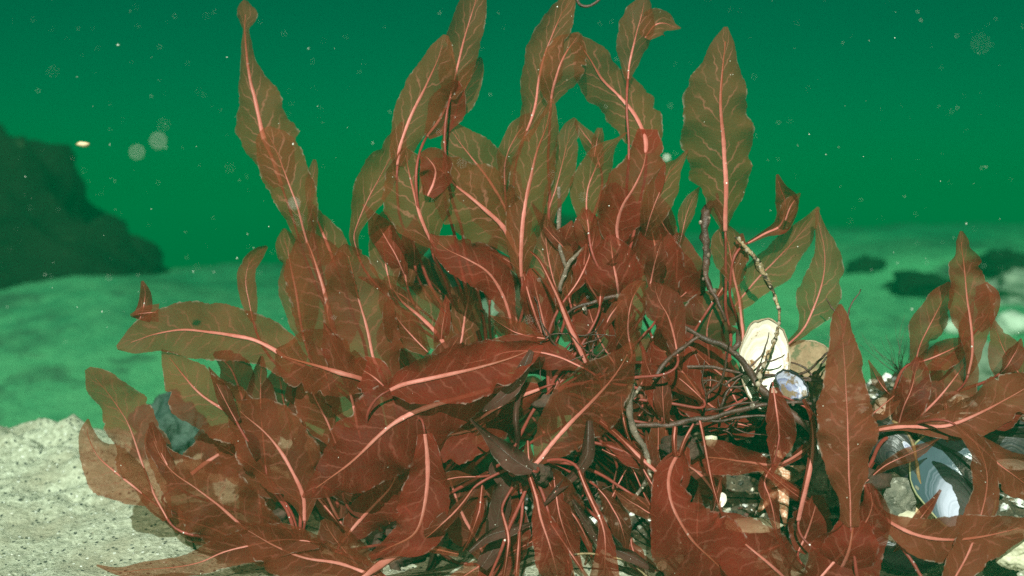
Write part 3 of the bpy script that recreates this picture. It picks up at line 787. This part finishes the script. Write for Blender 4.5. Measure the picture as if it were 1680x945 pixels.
stem_thing('dead_twig', 'knotty dark twig in the middle reaching to the small arched blade', 'twig',
    [[(915, 530, -2, 2.5), (945, 505, -2, 4), (985, 490, -2, 4), (1025, 483, -2, 3)], [(958, 500, -2, 5), (962, 515, -2, 2)]], 'deadstem', G2, 2, 'crust', 0.6, 9)
stem_thing('dead_twig', 'beige crusted stem hanging in a curve below the leaning pointed blade', 'twig',
    [[(1036, 628, -5, 6), (1032, 655, -5, 8), (1036, 690, -5.2, 7), (1052, 730, -5.4, 6), (1063, 760, -5.4, 5), (1062, 790, -5.4, 5), (1046, 815, -5, 4), (1020, 838, -5, 4)],
     [(1036, 655, -5, 4), (1050, 635, -5, 3)]], 'crust', G2, 10, 'barn', 0.5, 10)
stem_thing('dead_twig', 'small dark curled twig at the top edge beside the tall middle blade', 'twig',
    [[(945, -6, 1, 3), (952, 10, 1, 3), (968, 12, 1, 2.5), (980, 4, 1, 2.5), (984, -8, 1, 2)]], 'deadstem', G2, 0, None, 0.4, 16)
stem_thing('straw', 'pale brown straw lying curved along the bottom edge', 'straw',
    [[(925, 909, -5, 2), (975, 910, -5, 2.2), (1020, 918, -5, 2.2), (1070, 950, -5, 2)]], 'straw', None, 0, None, 0.1, 11)
stem_thing('dead_twig', 'dull purple bare stalk forked like a letter V among the middle blades', 'twig',
    [[(918, 308, 0, 3.5), (920, 345, 0, 4.5), (915, 385, 0, 4.5), (922, 425, -.5, 4.5), (930, 440, -.5, 4)], [(970, 395, -1, 3.5), (945, 420, -.8, 4), (930, 440, -.5, 5), (920, 480, -.5, 4)]], 'crust', G2, 0, None, 0.3, 12)
stem_thing('dead_twig', 'black crusted stalk standing by the sand below the drooping blades', 'twig',
    [[(468, 905, 1, 6), (455, 870, 1, 9), (452, 850, 1, 13), (466, 835, 1, 12), (470, 815, 1, 4)], [(478, 900, 1, 7), (462, 872, 1, 8)]], 'hold', G2, 0, None, 1.0, 13)
stem_thing('dead_twig', 'short black crusted stalk in the gap left of the broad low red blade', 'twig',
    [[(500, 760, -1, 6), (492, 730, -1, 9), (500, 695, -1, 4)]], 'hold', G2, 0, None, 1.0, 17)
stem_thing('dead_twig', 'black crusted stalk right of the sand gap at the bottom, beside the thick midrib blade', 'twig',
    [[(660, 950, 0, 8), (630, 905, 0, 12), (612, 880, 0, 16), (640, 850, 0, 10), (655, 820, 0, 5)]], 'hold', G2, 0, None, 0.9, 14)
stem_thing('dead_twig', 'short black stalk under the curved pink strand at the bottom edge', 'twig',
    [[(700, 950, 0, 8), (712, 905, 0, 9), (728, 870, 0, 7)]], 'hold', G2, 0, None, 0.9, 15)

def skeleton(label, px, py, z, spans, seed):
    """bare branching weed skeleton: every twig forks off an earlier one"""
    r = random.Random(seed); V, F = [], []
    base = P(px, py, D0 + z / 100)
    tips = []
    for i, (ax, ay, L) in enumerate(spans):
        start = base if i == 0 or not tips else r.choice(tips)
        dirn = (CR * ax - CU * ay).normalized()
        p = start.copy(); path = [p.copy()]
        n = 14
        for j in range(n):
            dirn = (dirn + Vector((r.uniform(-.28, .28), r.uniform(-.22, .22), r.uniform(-.28, .28)))).normalized()
            p = p + dirn * (L * D0 / FPX / n); path.append(p.copy())
            if j in (3, 6, 9): tips.append(p.copy())
        r0 = r.uniform(0.0005, 0.0011)
        tube_geo(path, [r0 * (1.15 - 0.7 * k / n) for k in range(n + 1)], 6, V, F, 0.5, seed + i)
    o = mesh_obj('dead_weed', [tuple(Vector(v) - base) for v in V], F, M['deadstem']); o.location = base
    tag(o, label, 'dead weed')
def fan(n, a0, a1, L, seed):
    r = random.Random(seed)
    return [(math.cos(R_(a)), -math.sin(R_(a)), r.uniform(*L)) for a in [r.uniform(a0, a1) for _ in range(n)]]
skeleton('tangle of thin dark bare twigs right of the forked branch, under the white shell', 1120, 700, -2.5, fan(16, -10, 70, (50, 120), 1), 81)
skeleton('tangle of thin dark bare twigs in the middle under the slanted grey dead blade', 960, 640, -3, fan(18, -150, 140, (60, 150), 2), 82)
skeleton('thin dark bare twigs standing in the rubble behind the hanging blades', 1330, 790, -3, fan(14, 20, 160, (60, 140), 3), 83)
skeleton('thin dark bare twigs trailing along the bottom edge right of the pink strand', 800, 900, -2, fan(16, -20, 150, (60, 160), 4), 84)

def dead_blade(label, line, seed):
    q = line.split(':')[1].split()
    d = float(line.split()[0]) / 100 + D0
    root = empty('dead_seaweed', P(float(q[0]), float(q[1]), d))
    tag(root, label, 'dead seaweed', 'dead grey blades in the middle')
    blade(root, line, (M['blade_dead'], M['deadstem']), seed)
dead_blade('grey purple dead blade lying slanted under the level red blades', '-5 -5 gx: 872 575 10 858 605 20 842 635 23 815 660 18 792 674 5', 301)
dead_blade('grey dead blade bent in a hook below the leaning pointed blade', '-6 -6 gx: 966 690 11 965 720 18 962 750 19 942 778 15 912 805 11 892 828 3', 302)
dead_blade('mottled grey dead blade hanging upright above the bottom edge', '-5.5 -5 gx: 790 930 20 812 895 34 815 860 35 822 820 33 826 790 24 808 770 12 818 745 4', 303)
dead_blade('thin grey dead strip hanging down from the slanted dead blade', '-5 -5 gx: 852 640 7 846 680 10 848 715 11 846 750 5', 304)
dead_blade('frayed grey dead blade sloping to the bottom edge beside the straw', '-5 -5 gx: 940 820 7 965 860 18 990 890 22 1030 910 20 1075 935 10', 305)
dead_blade('small torn grey dead blade lying across the mottled hanging one', '-6 -6 gx: 770 905 5 800 880 19 840 868 18 875 858 5', 306)

# ------------------------------------------------------------------ shells, starfish, stones
def shell_mat(name, ring, c1, c2, c3=None, t3=0.6, rough=0.35, grad=0.35):
    """growth bands run with the UV radius"""
    N = NT(name)
    uv = N.n('ShaderNodeUVMap').outputs[0]
    sp = N.n('ShaderNodeSeparateXYZ'); N.l(uv, sp.inputs[0])
    obj = N.n('ShaderNodeTexCoord').outputs['Object']
    wob = N.math('MULTIPLY', N.math('SUBTRACT', N.noise(obj, 40, 4), 0.5), 0.16)
    r = N.math('ADD', sp.outputs[0], wob)
    band = N.n('ShaderNodeTexNoise', noise_dimensions='1D'); N.l(r, band.inputs['W']); band.inputs['Scale'].default_value = ring
    band.inputs['Detail'].default_value = 4
    col = N.mix(N.ramp(N.math('ADD', band.outputs[0], N.math('MULTIPLY', N.math('SUBTRACT', r, .5), grad)), 0.36, 0.66), c1, c2)
    if c3: col = N.mix(N.ramp(N.noise(obj, 95, 6, 0.65), t3, t3 + 0.07), col, c3)
    x = N.bsdf(col, rough, N.bump(N.math('ADD', band.outputs[0], N.noise(obj, 200, 4)), 0.4, 0.0015), 0.45)
    N.l(x.outputs[0], N.out.inputs[0]); return N.m

def shell(name, label, cat, px, py, z, wpx, hpx, tilt, mat_in, mat_out, *more, irr=1.0, **kw):
    return shell_build(name, label, cat, px, py, z, wpx, hpx, tilt, mat_in, mat_out, *more, irr=irr, **kw)

def shell_build(name, label, cat, px, py, z, wpx, hpx, tilt, mat_in, mat_out, depth=0.28, point=0.0, yaw=0.0, pitch=0.0, hollow=True, group=None, seed=0, lip=None, irr=1.0):
    """half shell: umbo at the bottom of its outline, hollow side towards the camera when hollow"""
    d = D0 + z / 100
    sc = d / FPX
    a, b = wpx / 2 * sc, hpx / 2 * sc
    root = empty(name, P(px, py, d))
    tag(root, label, cat, group)
    rot = Matrix.Rotation(yaw, 3, 'Z') @ Matrix.Rotation(pitch, 3, 'X')
    for part, mat, sgn in (('inner_face', mat_in, 0.0), ('outer_face', mat_out, 1.0)):
        V, F, UV = [], [], []
        nu, nv = 18, 48
        for i in range(nu + 1):
            u = i / nu
            for k in range(nv):
                th = 2 * math.pi * k / nv
                cx, cz = math.cos(th), math.sin(th)
                pinch = 1 - point * smooth(0.2, -1.0, cz)
                wr = 1 + irr * (0.035 * n3((cx * 2, cz * 2, seed), 1.3) + 0.012 * n3((cx * 9, cz * 9, seed), 1))
                lx, lz = a * cx * u * pinch * wr, b * cz * u * wr
                dep = depth * (a + b) * (1 - u ** 2.4) * (1 if hollow else -1)
                dep += 0.0011 * sgn * (1 if hollow else 1) + 0.0006 * n3((lx * 90, lz * 90, seed), 1)
                v = Vector((lx, dep, lz))
                tl = Matrix.Rotation(tilt, 3, 'Y')
                v = rot @ (tl @ v)
                V.append(tuple(v))
                UV.append((min(1.2, math.hypot(cx * u * 0.8, (cz * u + 1) * 0.5)), th))
        for i in range(nu):
            for k in range(nv):
                k2 = (k + 1) % nv
                F.append((i * nv + k, (i + 1) * nv + k, (i + 1) * nv + k2, i * nv + k2))
        o = mesh_obj(part, V, F, mat, uvs=UV); o.parent = root
        if part == 'inner_face': rim = [Vector(V[nu * nv + k]) for k in range(nv)]
    if lip is gold:
        mx = sum(p.x for p in rim) / len(rim)
        k0 = next(k for k in range(len(rim)) if rim[k].x >= mx and rim[k - 1].x < mx)
        rim = [rim[(k0 + k) % len(rim)] for k in range(len(rim)) if rim[(k0 + k) % len(rim)].x >= mx]
    else:
        rim = rim + [rim[0], rim[1]]
    if wpx < 60: return root
    RV, RF = tube_geo(rim, [(0.0013 if lip is gold else 0.0007) * (1 + 0.5 * n3(p, 200, seed)) for p in rim], 6)
    o = mesh_obj('rim', RV, RF, lip or mat_out); o.parent = root
    return root

white_in = shell_mat('shell_white', 9, (0.80, 0.76, 0.68), (0.58, 0.50, 0.40), (0.26, 0.13, 0.055), 0.545)
brown_out = simple_material('shell_brown', (0.20, 0.14, 0.09), (0.36, 0.27, 0.18), 90, 0.6, 0.7, 0.002, 0.3, (0.13, 0.10, 0.06), 160, 0.58)
tan_in = simple_material('shell_tan', (0.20, 0.125, 0.07), (0.34, 0.23, 0.14), 90, 0.7, 0.9, 0.003, 0.2, (0.11, 0.11, 0.055), 120, 0.50)
blue_in = shell_mat('shell_blue', 5, (0.42, 0.43, 0.52), (0.050, 0.075, 0.090), None, .6, 0.28, 1.3)
black_out = shell_mat('shell_black', 16, (0.012, 0.012, 0.016), (0.05, 0.042, 0.04), (0.20, 0.14, 0.08), 0.66, 0.4)
viol_in = shell_mat('shell_violet', 5, (0.05, 0.055, 0.16), (0.42, 0.42, 0.52), (0.17, 0.11, 0.065), 0.48)
gold = simple_material('shell_lip', (0.07, 0.038, 0.018), (0.28, 0.17, 0.07), 110, 0.45, 0.5, 0.001)
green_lip = simple_material('shell_lip_green', (0.15, 0.17, 0.08), (0.30, 0.27, 0.14), 160, 0.5, 0.5, 0.001)

shell('bivalve_shell', 'bright white oval half shell with brown stains, standing upright behind thin twigs', 'shell', 1255, 597, -2.5, 88, 150, R_(8), white_in, brown_out, 0.10, 0.25, R_(8), R_(-12), seed=1, irr=2.4)
shell('bivalve_shell', 'dull tan rounded shell leaning behind the white one', 'shell', 1320, 607, 0, 100, 98, R_(20), tan_in, brown_out, -0.16, 0.1, R_(-10), R_(-8), seed=2, irr=2.6)
shell('mussel_shell', 'small broken mussel shell with violet and white inside, below the tan shell', 'shell', 1298, 634, -3, 62, 46, R_(40), viol_in, black_out, 0.18, 0.4, R_(12), R_(-18), seed=3, irr=5)
shell('mussel_shell', 'large open mussel half shell, hollow blue grey with dark bands, framed by red blades', 'shell', 1566, 792, -5.5, 146, 186, R_(-4), blue_in, black_out, 0.12, 0.25, R_(6), R_(-32), seed=4, lip=green_lip)
shell('mussel_shell', 'dark closed mussel with a golden edge, left of the open blue grey one', 'shell', 1464, 742, -4, 76, 140, R_(-38), black_out, black_out, -0.20, 0.5, R_(-35), R_(-5), seed=5, lip=gold)
shell('mussel_shell', 'black mussel half buried in the rubble at the right edge of the heap', 'shell', 1655, 728, -1, 150, 84, R_(14), black_out, black_out, -0.20, 0.4, R_(0), R_(-10), seed=6)
shell('mussel_shell', 'black mussel lying level below the long curving blade', 'shell', 1490, 905, -4, 130, 66, R_(8), black_out, black_out, -0.22, 0.4, R_(0), R_(-10), seed=7)
shell('shell_fragment', 'cream shell piece showing under the crossing blades', 'shell', 1453, 672, -1, 44, 40, R_(25), white_in, brown_out, 0.06, 0.1, R_(20), R_(-20), seed=8)
shell('shell_fragment', 'greenish white shell piece upright above the black mussel', 'shell', 1574, 672, 1, 26, 44, R_(8), white_in, brown_out, 0.08, 0.2, 0, R_(-15), seed=9)
shell('shell_fragment', 'long pinkish white shell flake lying under the black mussel at the right', 'shell', 1662, 762, -3, 56, 18, R_(6), white_in, brown_out, 0.05, 0.1, 0, R_(-20), seed=10)
shell('shell_fragment', 'small bright white shell chip beside a straight red strand', 'shell', 1184, 820, -5, 16, 24, R_(15), white_in, white_in, 0.05, 0.1, 0, R_(-15), seed=11)
shell('shell_fragment', 'small white shell chip near the bottom edge below the frayed dead blade', 'shell', 1086, 928, -5, 18, 15, R_(-30), white_in, white_in, 0.05, 0.1, 0, R_(-15), seed=12)
shell('shell_fragment', 'white shell splinter under the left end of the curving bottom blade', 'shell', 1466, 884, -7, 36, 12, R_(16), white_in, white_in, 0.05, 0.1, 0, R_(-20), seed=13)
shell('shell_fragment', 'glinting narrow shell sliver just above the closed mussel', 'shell', 1490, 735, -6.5, 10, 26, R_(-35), viol_in, white_in, 0.05, 0.1, 0, R_(-15), seed=14)

def starfish():
    dd0 = ground_d(1281, 785) - 0.020
    ctr = P(1281, 783, dd0)
    root = empty('starfish', ctr)
    tag(root, 'small orange pink starfish with pale knobbly arms, lying on the rubble behind red blades', 'starfish')
    sc = dd0 / FPX
    arms = [(-134, 70), (-95, 70), (14, 66), (88, 50), (160, 50)]
    V, F = [], []
    nu, nv = 16, 120
    for i in range(nu + 1):
        u = i / nu
        for k in range(nv):
            th = 2 * math.pi * k / nv
            r = 0
            for a, L in arms:
                dd = abs((th - R_(a) + math.pi) % (2 * math.pi) - math.pi)
                if dd < math.pi / 2: r = max(r, 15 / (math.sin(dd) ** 1.15 + 15 / L))
            r = max(r, 15)
            rr = r * u * sc
            hgt = 0.0075 * math.sqrt(max(0, 1 - u ** 2.2)) * (1 - 0.45 * (r * u) / 66)
            x, z = rr * math.cos(th), rr * math.sin(th)
            V.append((x, -hgt + z * 0.85, z))
        
    for i in range(nu):
        for k in range(nv):
            k2 = (k + 1) % nv
            F.append((i * nv + k, (i + 1) * nv + k, (i + 1) * nv + k2, i * nv + k2))
    N = NT('starfish_skin')
    obj = N.n('ShaderNodeTexCoord').outputs['Object']
    vo = N.voro(obj, 520)
    col = N.mix(N.ramp(vo.outputs['Distance'], 0.25, 0.6), (0.62, 0.47, 0.36), (0.44, 0.20, 0.115))
    x = N.bsdf(col, 0.6, N.bump(vo.outputs['Distance'], -0.9, 0.0016), 0.3)
    N.l(x.outputs[0], N.out.inputs[0])
    o = mesh_obj('body', V, F, N.m); o.parent = root
starfish()

def stone(name, label, cat, px, py, d, wpx, hpx, mat, rough=0.45, seed=0, deep=0.8, group=None, base=ICO5, fs=1.3, slump=0.0):
    sc = d / FPX
    if name == 'rock' and d > 1.0: d = ground_d(px, py + hpx * 0.25)
    sc = d / FPX
    c = P(px, py, d)
    V = []
    for v in base[0]:
        k = 1 + rough * fbm(v, fs, 5, seed * 2.3)
        V.append((v.x * (1 - slump * v.z) * wpx / 2 * sc * k, v.y * wpx / 2 * sc * deep * k, v.z * hpx / 2 * sc * k))
    o = mesh_obj(name, V, base[1], mat); o.location = c
    return tag(o, label, cat, group)

dark_rock = simple_material('weedy_rock', (0.0015, 0.003, 0.002), (0.008, 0.010, 0.006), 9, 0.9, 0.9, 0.03, 0.05, (0.022, 0.030, 0.016), 16, 0.62)
grey_rock = simple_material('grey_rock', (0.10, 0.12, 0.09), (0.26, 0.27, 0.20), 22, 0.8, 0.8, 0.01, 0.2, (0.45, 0.45, 0.36), 45, 0.62)
pale_rock = simple_material('pale_rock', (0.34, 0.36, 0.28), (0.55, 0.55, 0.45), 30, 0.8, 0.7, 0.006, 0.2, (0.10, 0.11, 0.08), 50, 0.60)
peb_dark = simple_material('gravelly_rock', (0.07, 0.07, 0.055), (0.22, 0.20, 0.15), 130, 0.6, 0.9, 0.004, 0.3, (0.50, 0.47, 0.40), 260, 0.60)
peb_pale = simple_material('pale_pebble', (0.42, 0.38, 0.26), (0.62, 0.57, 0.43), 110, 0.5, 0.5, 0.002, 0.35, (0.24, 0.22, 0.12), 190, 0.58)
peb_tan = simple_material('tan_pebble', (0.48, 0.32, 0.17), (0.66, 0.52, 0.34), 110, 0.5, 0.5, 0.002, 0.35)
mottled = simple_material('mottled_rock', (0.012, 0.030, 0.026), (0.06, 0.09, 0.07), 30, 0.6, 0.9, 0.008, 0.3, (0.40, 0.40, 0.34), 38, 0.68)
stone('boulder', 'big dark weed covered boulder looming in the green water at far left', 'boulder', -100, 435, 2.2, 680, 470, dark_rock, 0.27, 4, 0.6, fs=2.6, slump=0.46)
stone('boulder', 'low dark rock behind the heart of the clump, seen between blades', 'boulder', 765, 452, 1.35, 170, 90, dark_rock, 0.45, 2)
stone('rock', 'pale grey rock seen through the gap right of the bent midrib', 'rock', 850, 500, 1.25, 110, 100, grey_rock, 0.4, 3)
stone('rock', 'small dark rock on the far green slope, the one right of the slender blades', 'rock', 1418, 438, 2.0, 56, 34, dark_rock, 0.5, 4, base=ICO3)
stone('rock', 'dark rock on the far slope just right of the ragged blade tip', 'rock', 1640, 440, 1.9, 110, 60, dark_rock, 0.5, 5)
stone('rock', 'mossy grey rock on the far slope at the right edge', 'rock', 1672, 478, 1.75, 110, 60, grey_rock, 0.5, 6)
stone('rock', 'low dark rock on the slope left of the ragged blade', 'rock', 1515, 470, 1.8, 110, 44, dark_rock, 0.55, 7)
stone('rock', 'whitish stone lying at the right edge behind the crossing blades', 'rock', 1660, 534, 1.45, 54, 44, pale_rock, 0.35, 8, base=ICO3)
stone('rock', 'small pale stone seen in the gap between two upright blades at the right', 'rock', 1560, 538, 1.4, 26, 24, pale_rock, 0.35, 9, base=ICO3)
stone('rock', 'green mossy rock behind the right blades, just above the long pale midrib', 'rock', 1615, 606, 1.2, 90, 80, grey_rock, 0.4, 10)
stone('rock', 'dark mottled rock seen between the left blades behind the sand bank', 'rock', 278, 712, 1.20, 120, 120, mottled, 0.5, 11)
stone('rock', 'blackish rock lower down behind the left drooping blades', 'rock', 385, 756, 1.10, 90, 56, dark_rock, 0.45, 12)
stone('rock', 'dark rock on the far slope behind the middle of the clump', 'rock', 930, 385, 1.9, 90, 70, dark_rock, 0.5, 13)
stone('stone', 'gravel crusted grey green stone left of the closed mussel', 'stone', 1462, 822, D0 - .045, 90, 84, peb_dark, 0.35, 14)
stone('stone', 'rounded pale yellow pebble below the closed mussel', 'stone', 1490, 855, D0 - .06, 42, 34, peb_pale, 0.25, 15, base=ICO3)
stone('stone', 'knobbly tan pebble tucked against the open mussel', 'stone', 1512, 845, D0 - .05, 34, 44, peb_tan, 0.35, 16, base=ICO3)
stone('stone', 'crusted grey stone behind the tall smooth front blade', 'stone', 1365, 790, D0 - .03, 80, 76, peb_dark, 0.4, 17)
stone('stone', 'pale greenish stone in the bottom right corner', 'stone', 1668, 900, D0 - .05, 70, 60, peb_pale, 0.35, 18)
stone('stone', 'flat pale stone lying under the starfish arms', 'stone', 1235, 862, D0 - .03, 90, 18, peb_pale, 0.35, 19, base=ICO3)
stone('stone', 'small white stone right of the long straight red strand', 'stone', 1166, 722, D0 - .02, 22, 22, peb_pale, 0.3, 20, base=ICO3)

# shelly gravel over the heap and grains on the sand bank
def scatter(name, label, count, place, sizes, palette, seed):
    rr = random.Random(seed)
    V, F, cols = [], [], []
    made = 0
    while made < count:
        p = place(rr)
        if p is None: continue
        made += 1
        s = rr.uniform(*sizes) * (0.6 + 1.2 * rr.random() ** 3)
        ax = Vector((rr.uniform(.6, 1.4), rr.uniform(.6, 1.3), rr.uniform(.3, .8)))
        rot = Matrix.Rotation(rr.uniform(0, 6.3), 3, 'Z') @ Matrix.Rotation(rr.uniform(-.7, .7), 3, 'X')
        b = len(V); c = rr.choice(palette); j = rr.uniform(.75, 1.25)
        for v in ICO1[0]:
            k = 1 + 0.45 * n3(v, 1.4, made * 0.77)
            V.append(tuple(p + rot @ Vector((v.x * ax.x, v.y * ax.y, v.z * ax.z)) * (s * k))); cols.append(tuple(min(.9, q * j) for q in c))
        F += [tuple(b + q for q in f) for f in ICO1[1]]
    N = NT(name + '_material')
    at = N.n('ShaderNodeAttribute', attribute_name='Col').outputs['Color']
    geo = N.n('ShaderNodeNewGeometry').outputs['Position']
    col = N.mix(N.math('MULTIPLY', N.ramp(N.noise(geo, 400, 4), 0.45, 0.7), 0.5), at, (0.10, 0.08, 0.06))
    x = N.bsdf(col, 0.5, N.bump(N.noise(geo, 500, 3), 0.4, 0.001), 0.4)
    N.l(x.outputs[0], N.out.inputs[0])
    o = mesh_obj(name, V, F, N.m, cols=cols, shade=False)
    o['kind'] = 'stuff'
    return tag(o, label, 'gravel')
def on_heap(rr):
    x, y = rr.uniform(-0.06, 0.47), rr.uniform(0.74, 1.0)
    if mound(x, y) < 0.12 + 0.2 * rr.random(): return None
    return Vector((x, y, seabed_h(x, y) + 0.001))
scatter('shell_gravel', 'broken shell and dark gravel covering the heap under the weed', 4200, on_heap, (0.0014, 0.0042),
        [(.03, .025, .02), (.03, .025, .02), (.08, .06, .04), (.16, .11, .07), (.22, .2, .16), (.10, .03, .025), (.55, .5, .4), (.72, .70, .66), (.72, .70, .66), (.3, .28, .3)], 5)
def on_sand(rr):
    x, y = rr.uniform(-0.6, 0.05), rr.uniform(0.68, 1.15)
    return Vector((x, y, seabed_h(x, y)))
scatter('sand_grains', 'coarse grains strewn over the pale sand bank', 2200, on_sand, (0.0005, 0.0011),
        [(.06, .06, .05), (.1, .11, .09), (.3, .25, .18), (.6, .56, .48), (.75, .73, .68), (.16, .18, .14)], 6)

# drifting specks in the water
rr = random.Random(21)
V, F = [], []
for i in range(620):
    d = 0.30 + 1.9 * rr.random() ** 0.8
    x, y = rr.uniform(-120, 1800), rr.uniform(-80, 560)
    p = P(x, y, d)
    if p.z < seabed_h(p.x, p.y) + 0.01: continue
    s = rr.uniform(0.00012, 0.00036) * (0.6 + d * 0.55) * (2.4 if rr.random() < 0.03 else 1)
    if i < 6:
        d, s = rr.uniform(0.20, 0.34), rr.uniform(0.00022, 0.00045)
        p = P(rr.choice((60, 290, 480, 560, 140, 1420, 1600, 800, 250)) + rr.uniform(-40, 40), rr.uniform(60, 420), d)
    e = Vector((rr.uniform(.4, 2.0), rr.uniform(.5, 1.2), rr.uniform(.4, 2.0)))
    b = len(V)
    for v in ICO1[0]: V.append(tuple(p + Vector((v.x * e.x, v.y * e.y, v.z * e.z)) * s))
    F += [tuple(b + q for q in f) for f in ICO1[1]]
sn = mesh_obj('marine_snow', V, F, simple_material('speck', (0.55, 0.56, 0.5), (0.75, 0.75, 0.68), 200, 0.7, 0.1, 0.001))
sn['kind'] = 'stuff'; tag(sn, 'pale specks drifting in the green water', 'specks')
stone('drifting_flake', 'tiny orange and white flake drifting in front of the dark boulder', 'flake', 137, 237, 0.62, 18, 9, peb_tan, 0.4, 31, base=ICO2)

# fine branching weed on the slope at the right
M['fine'] = simple_material('fine_weed_green', (0.045, 0.060, 0.035), (0.09, 0.075, 0.05), 120, 0.7, 0.3, 0.001)
def bushy(label, px, py, z, size, seed):
    rr = random.Random(seed)
    V, F = [], []
    d = D0 + z / 100
    base = P(px, py, d)
    for i in range(22):
        ang = rr.uniform(-1.1, 1.1)
        L = size * rr.uniform(.5, 1)
        p = base.copy(); dirn = Vector((math.sin(ang), rr.uniform(-.3, .3), math.cos(ang)))
        path = [p.copy()]
        for j in range(9):
            dirn = (dirn + Vector((rr.uniform(-.3, .3), rr.uniform(-.3, .3), rr.uniform(-.2, .3)))).normalized()
            p = p + dirn * L / 9; path.append(p.copy())
        tube_geo(path, [0.0003 * (1 - k / 11) for k in range(10)], 5, V, F)
    o = mesh_obj('fine_weed', [tuple(Vector(v) - base) for v in V], F, M['fine']); o.location = base
    tag(o, label, 'weed')
bushy('fine thread like weed on the slope left of the crossing blades', 1478, 615, 6, 0.06, 3)
bushy('fine thread like weed rising beside the tan shell', 1350, 640, 5, 0.05, 4)
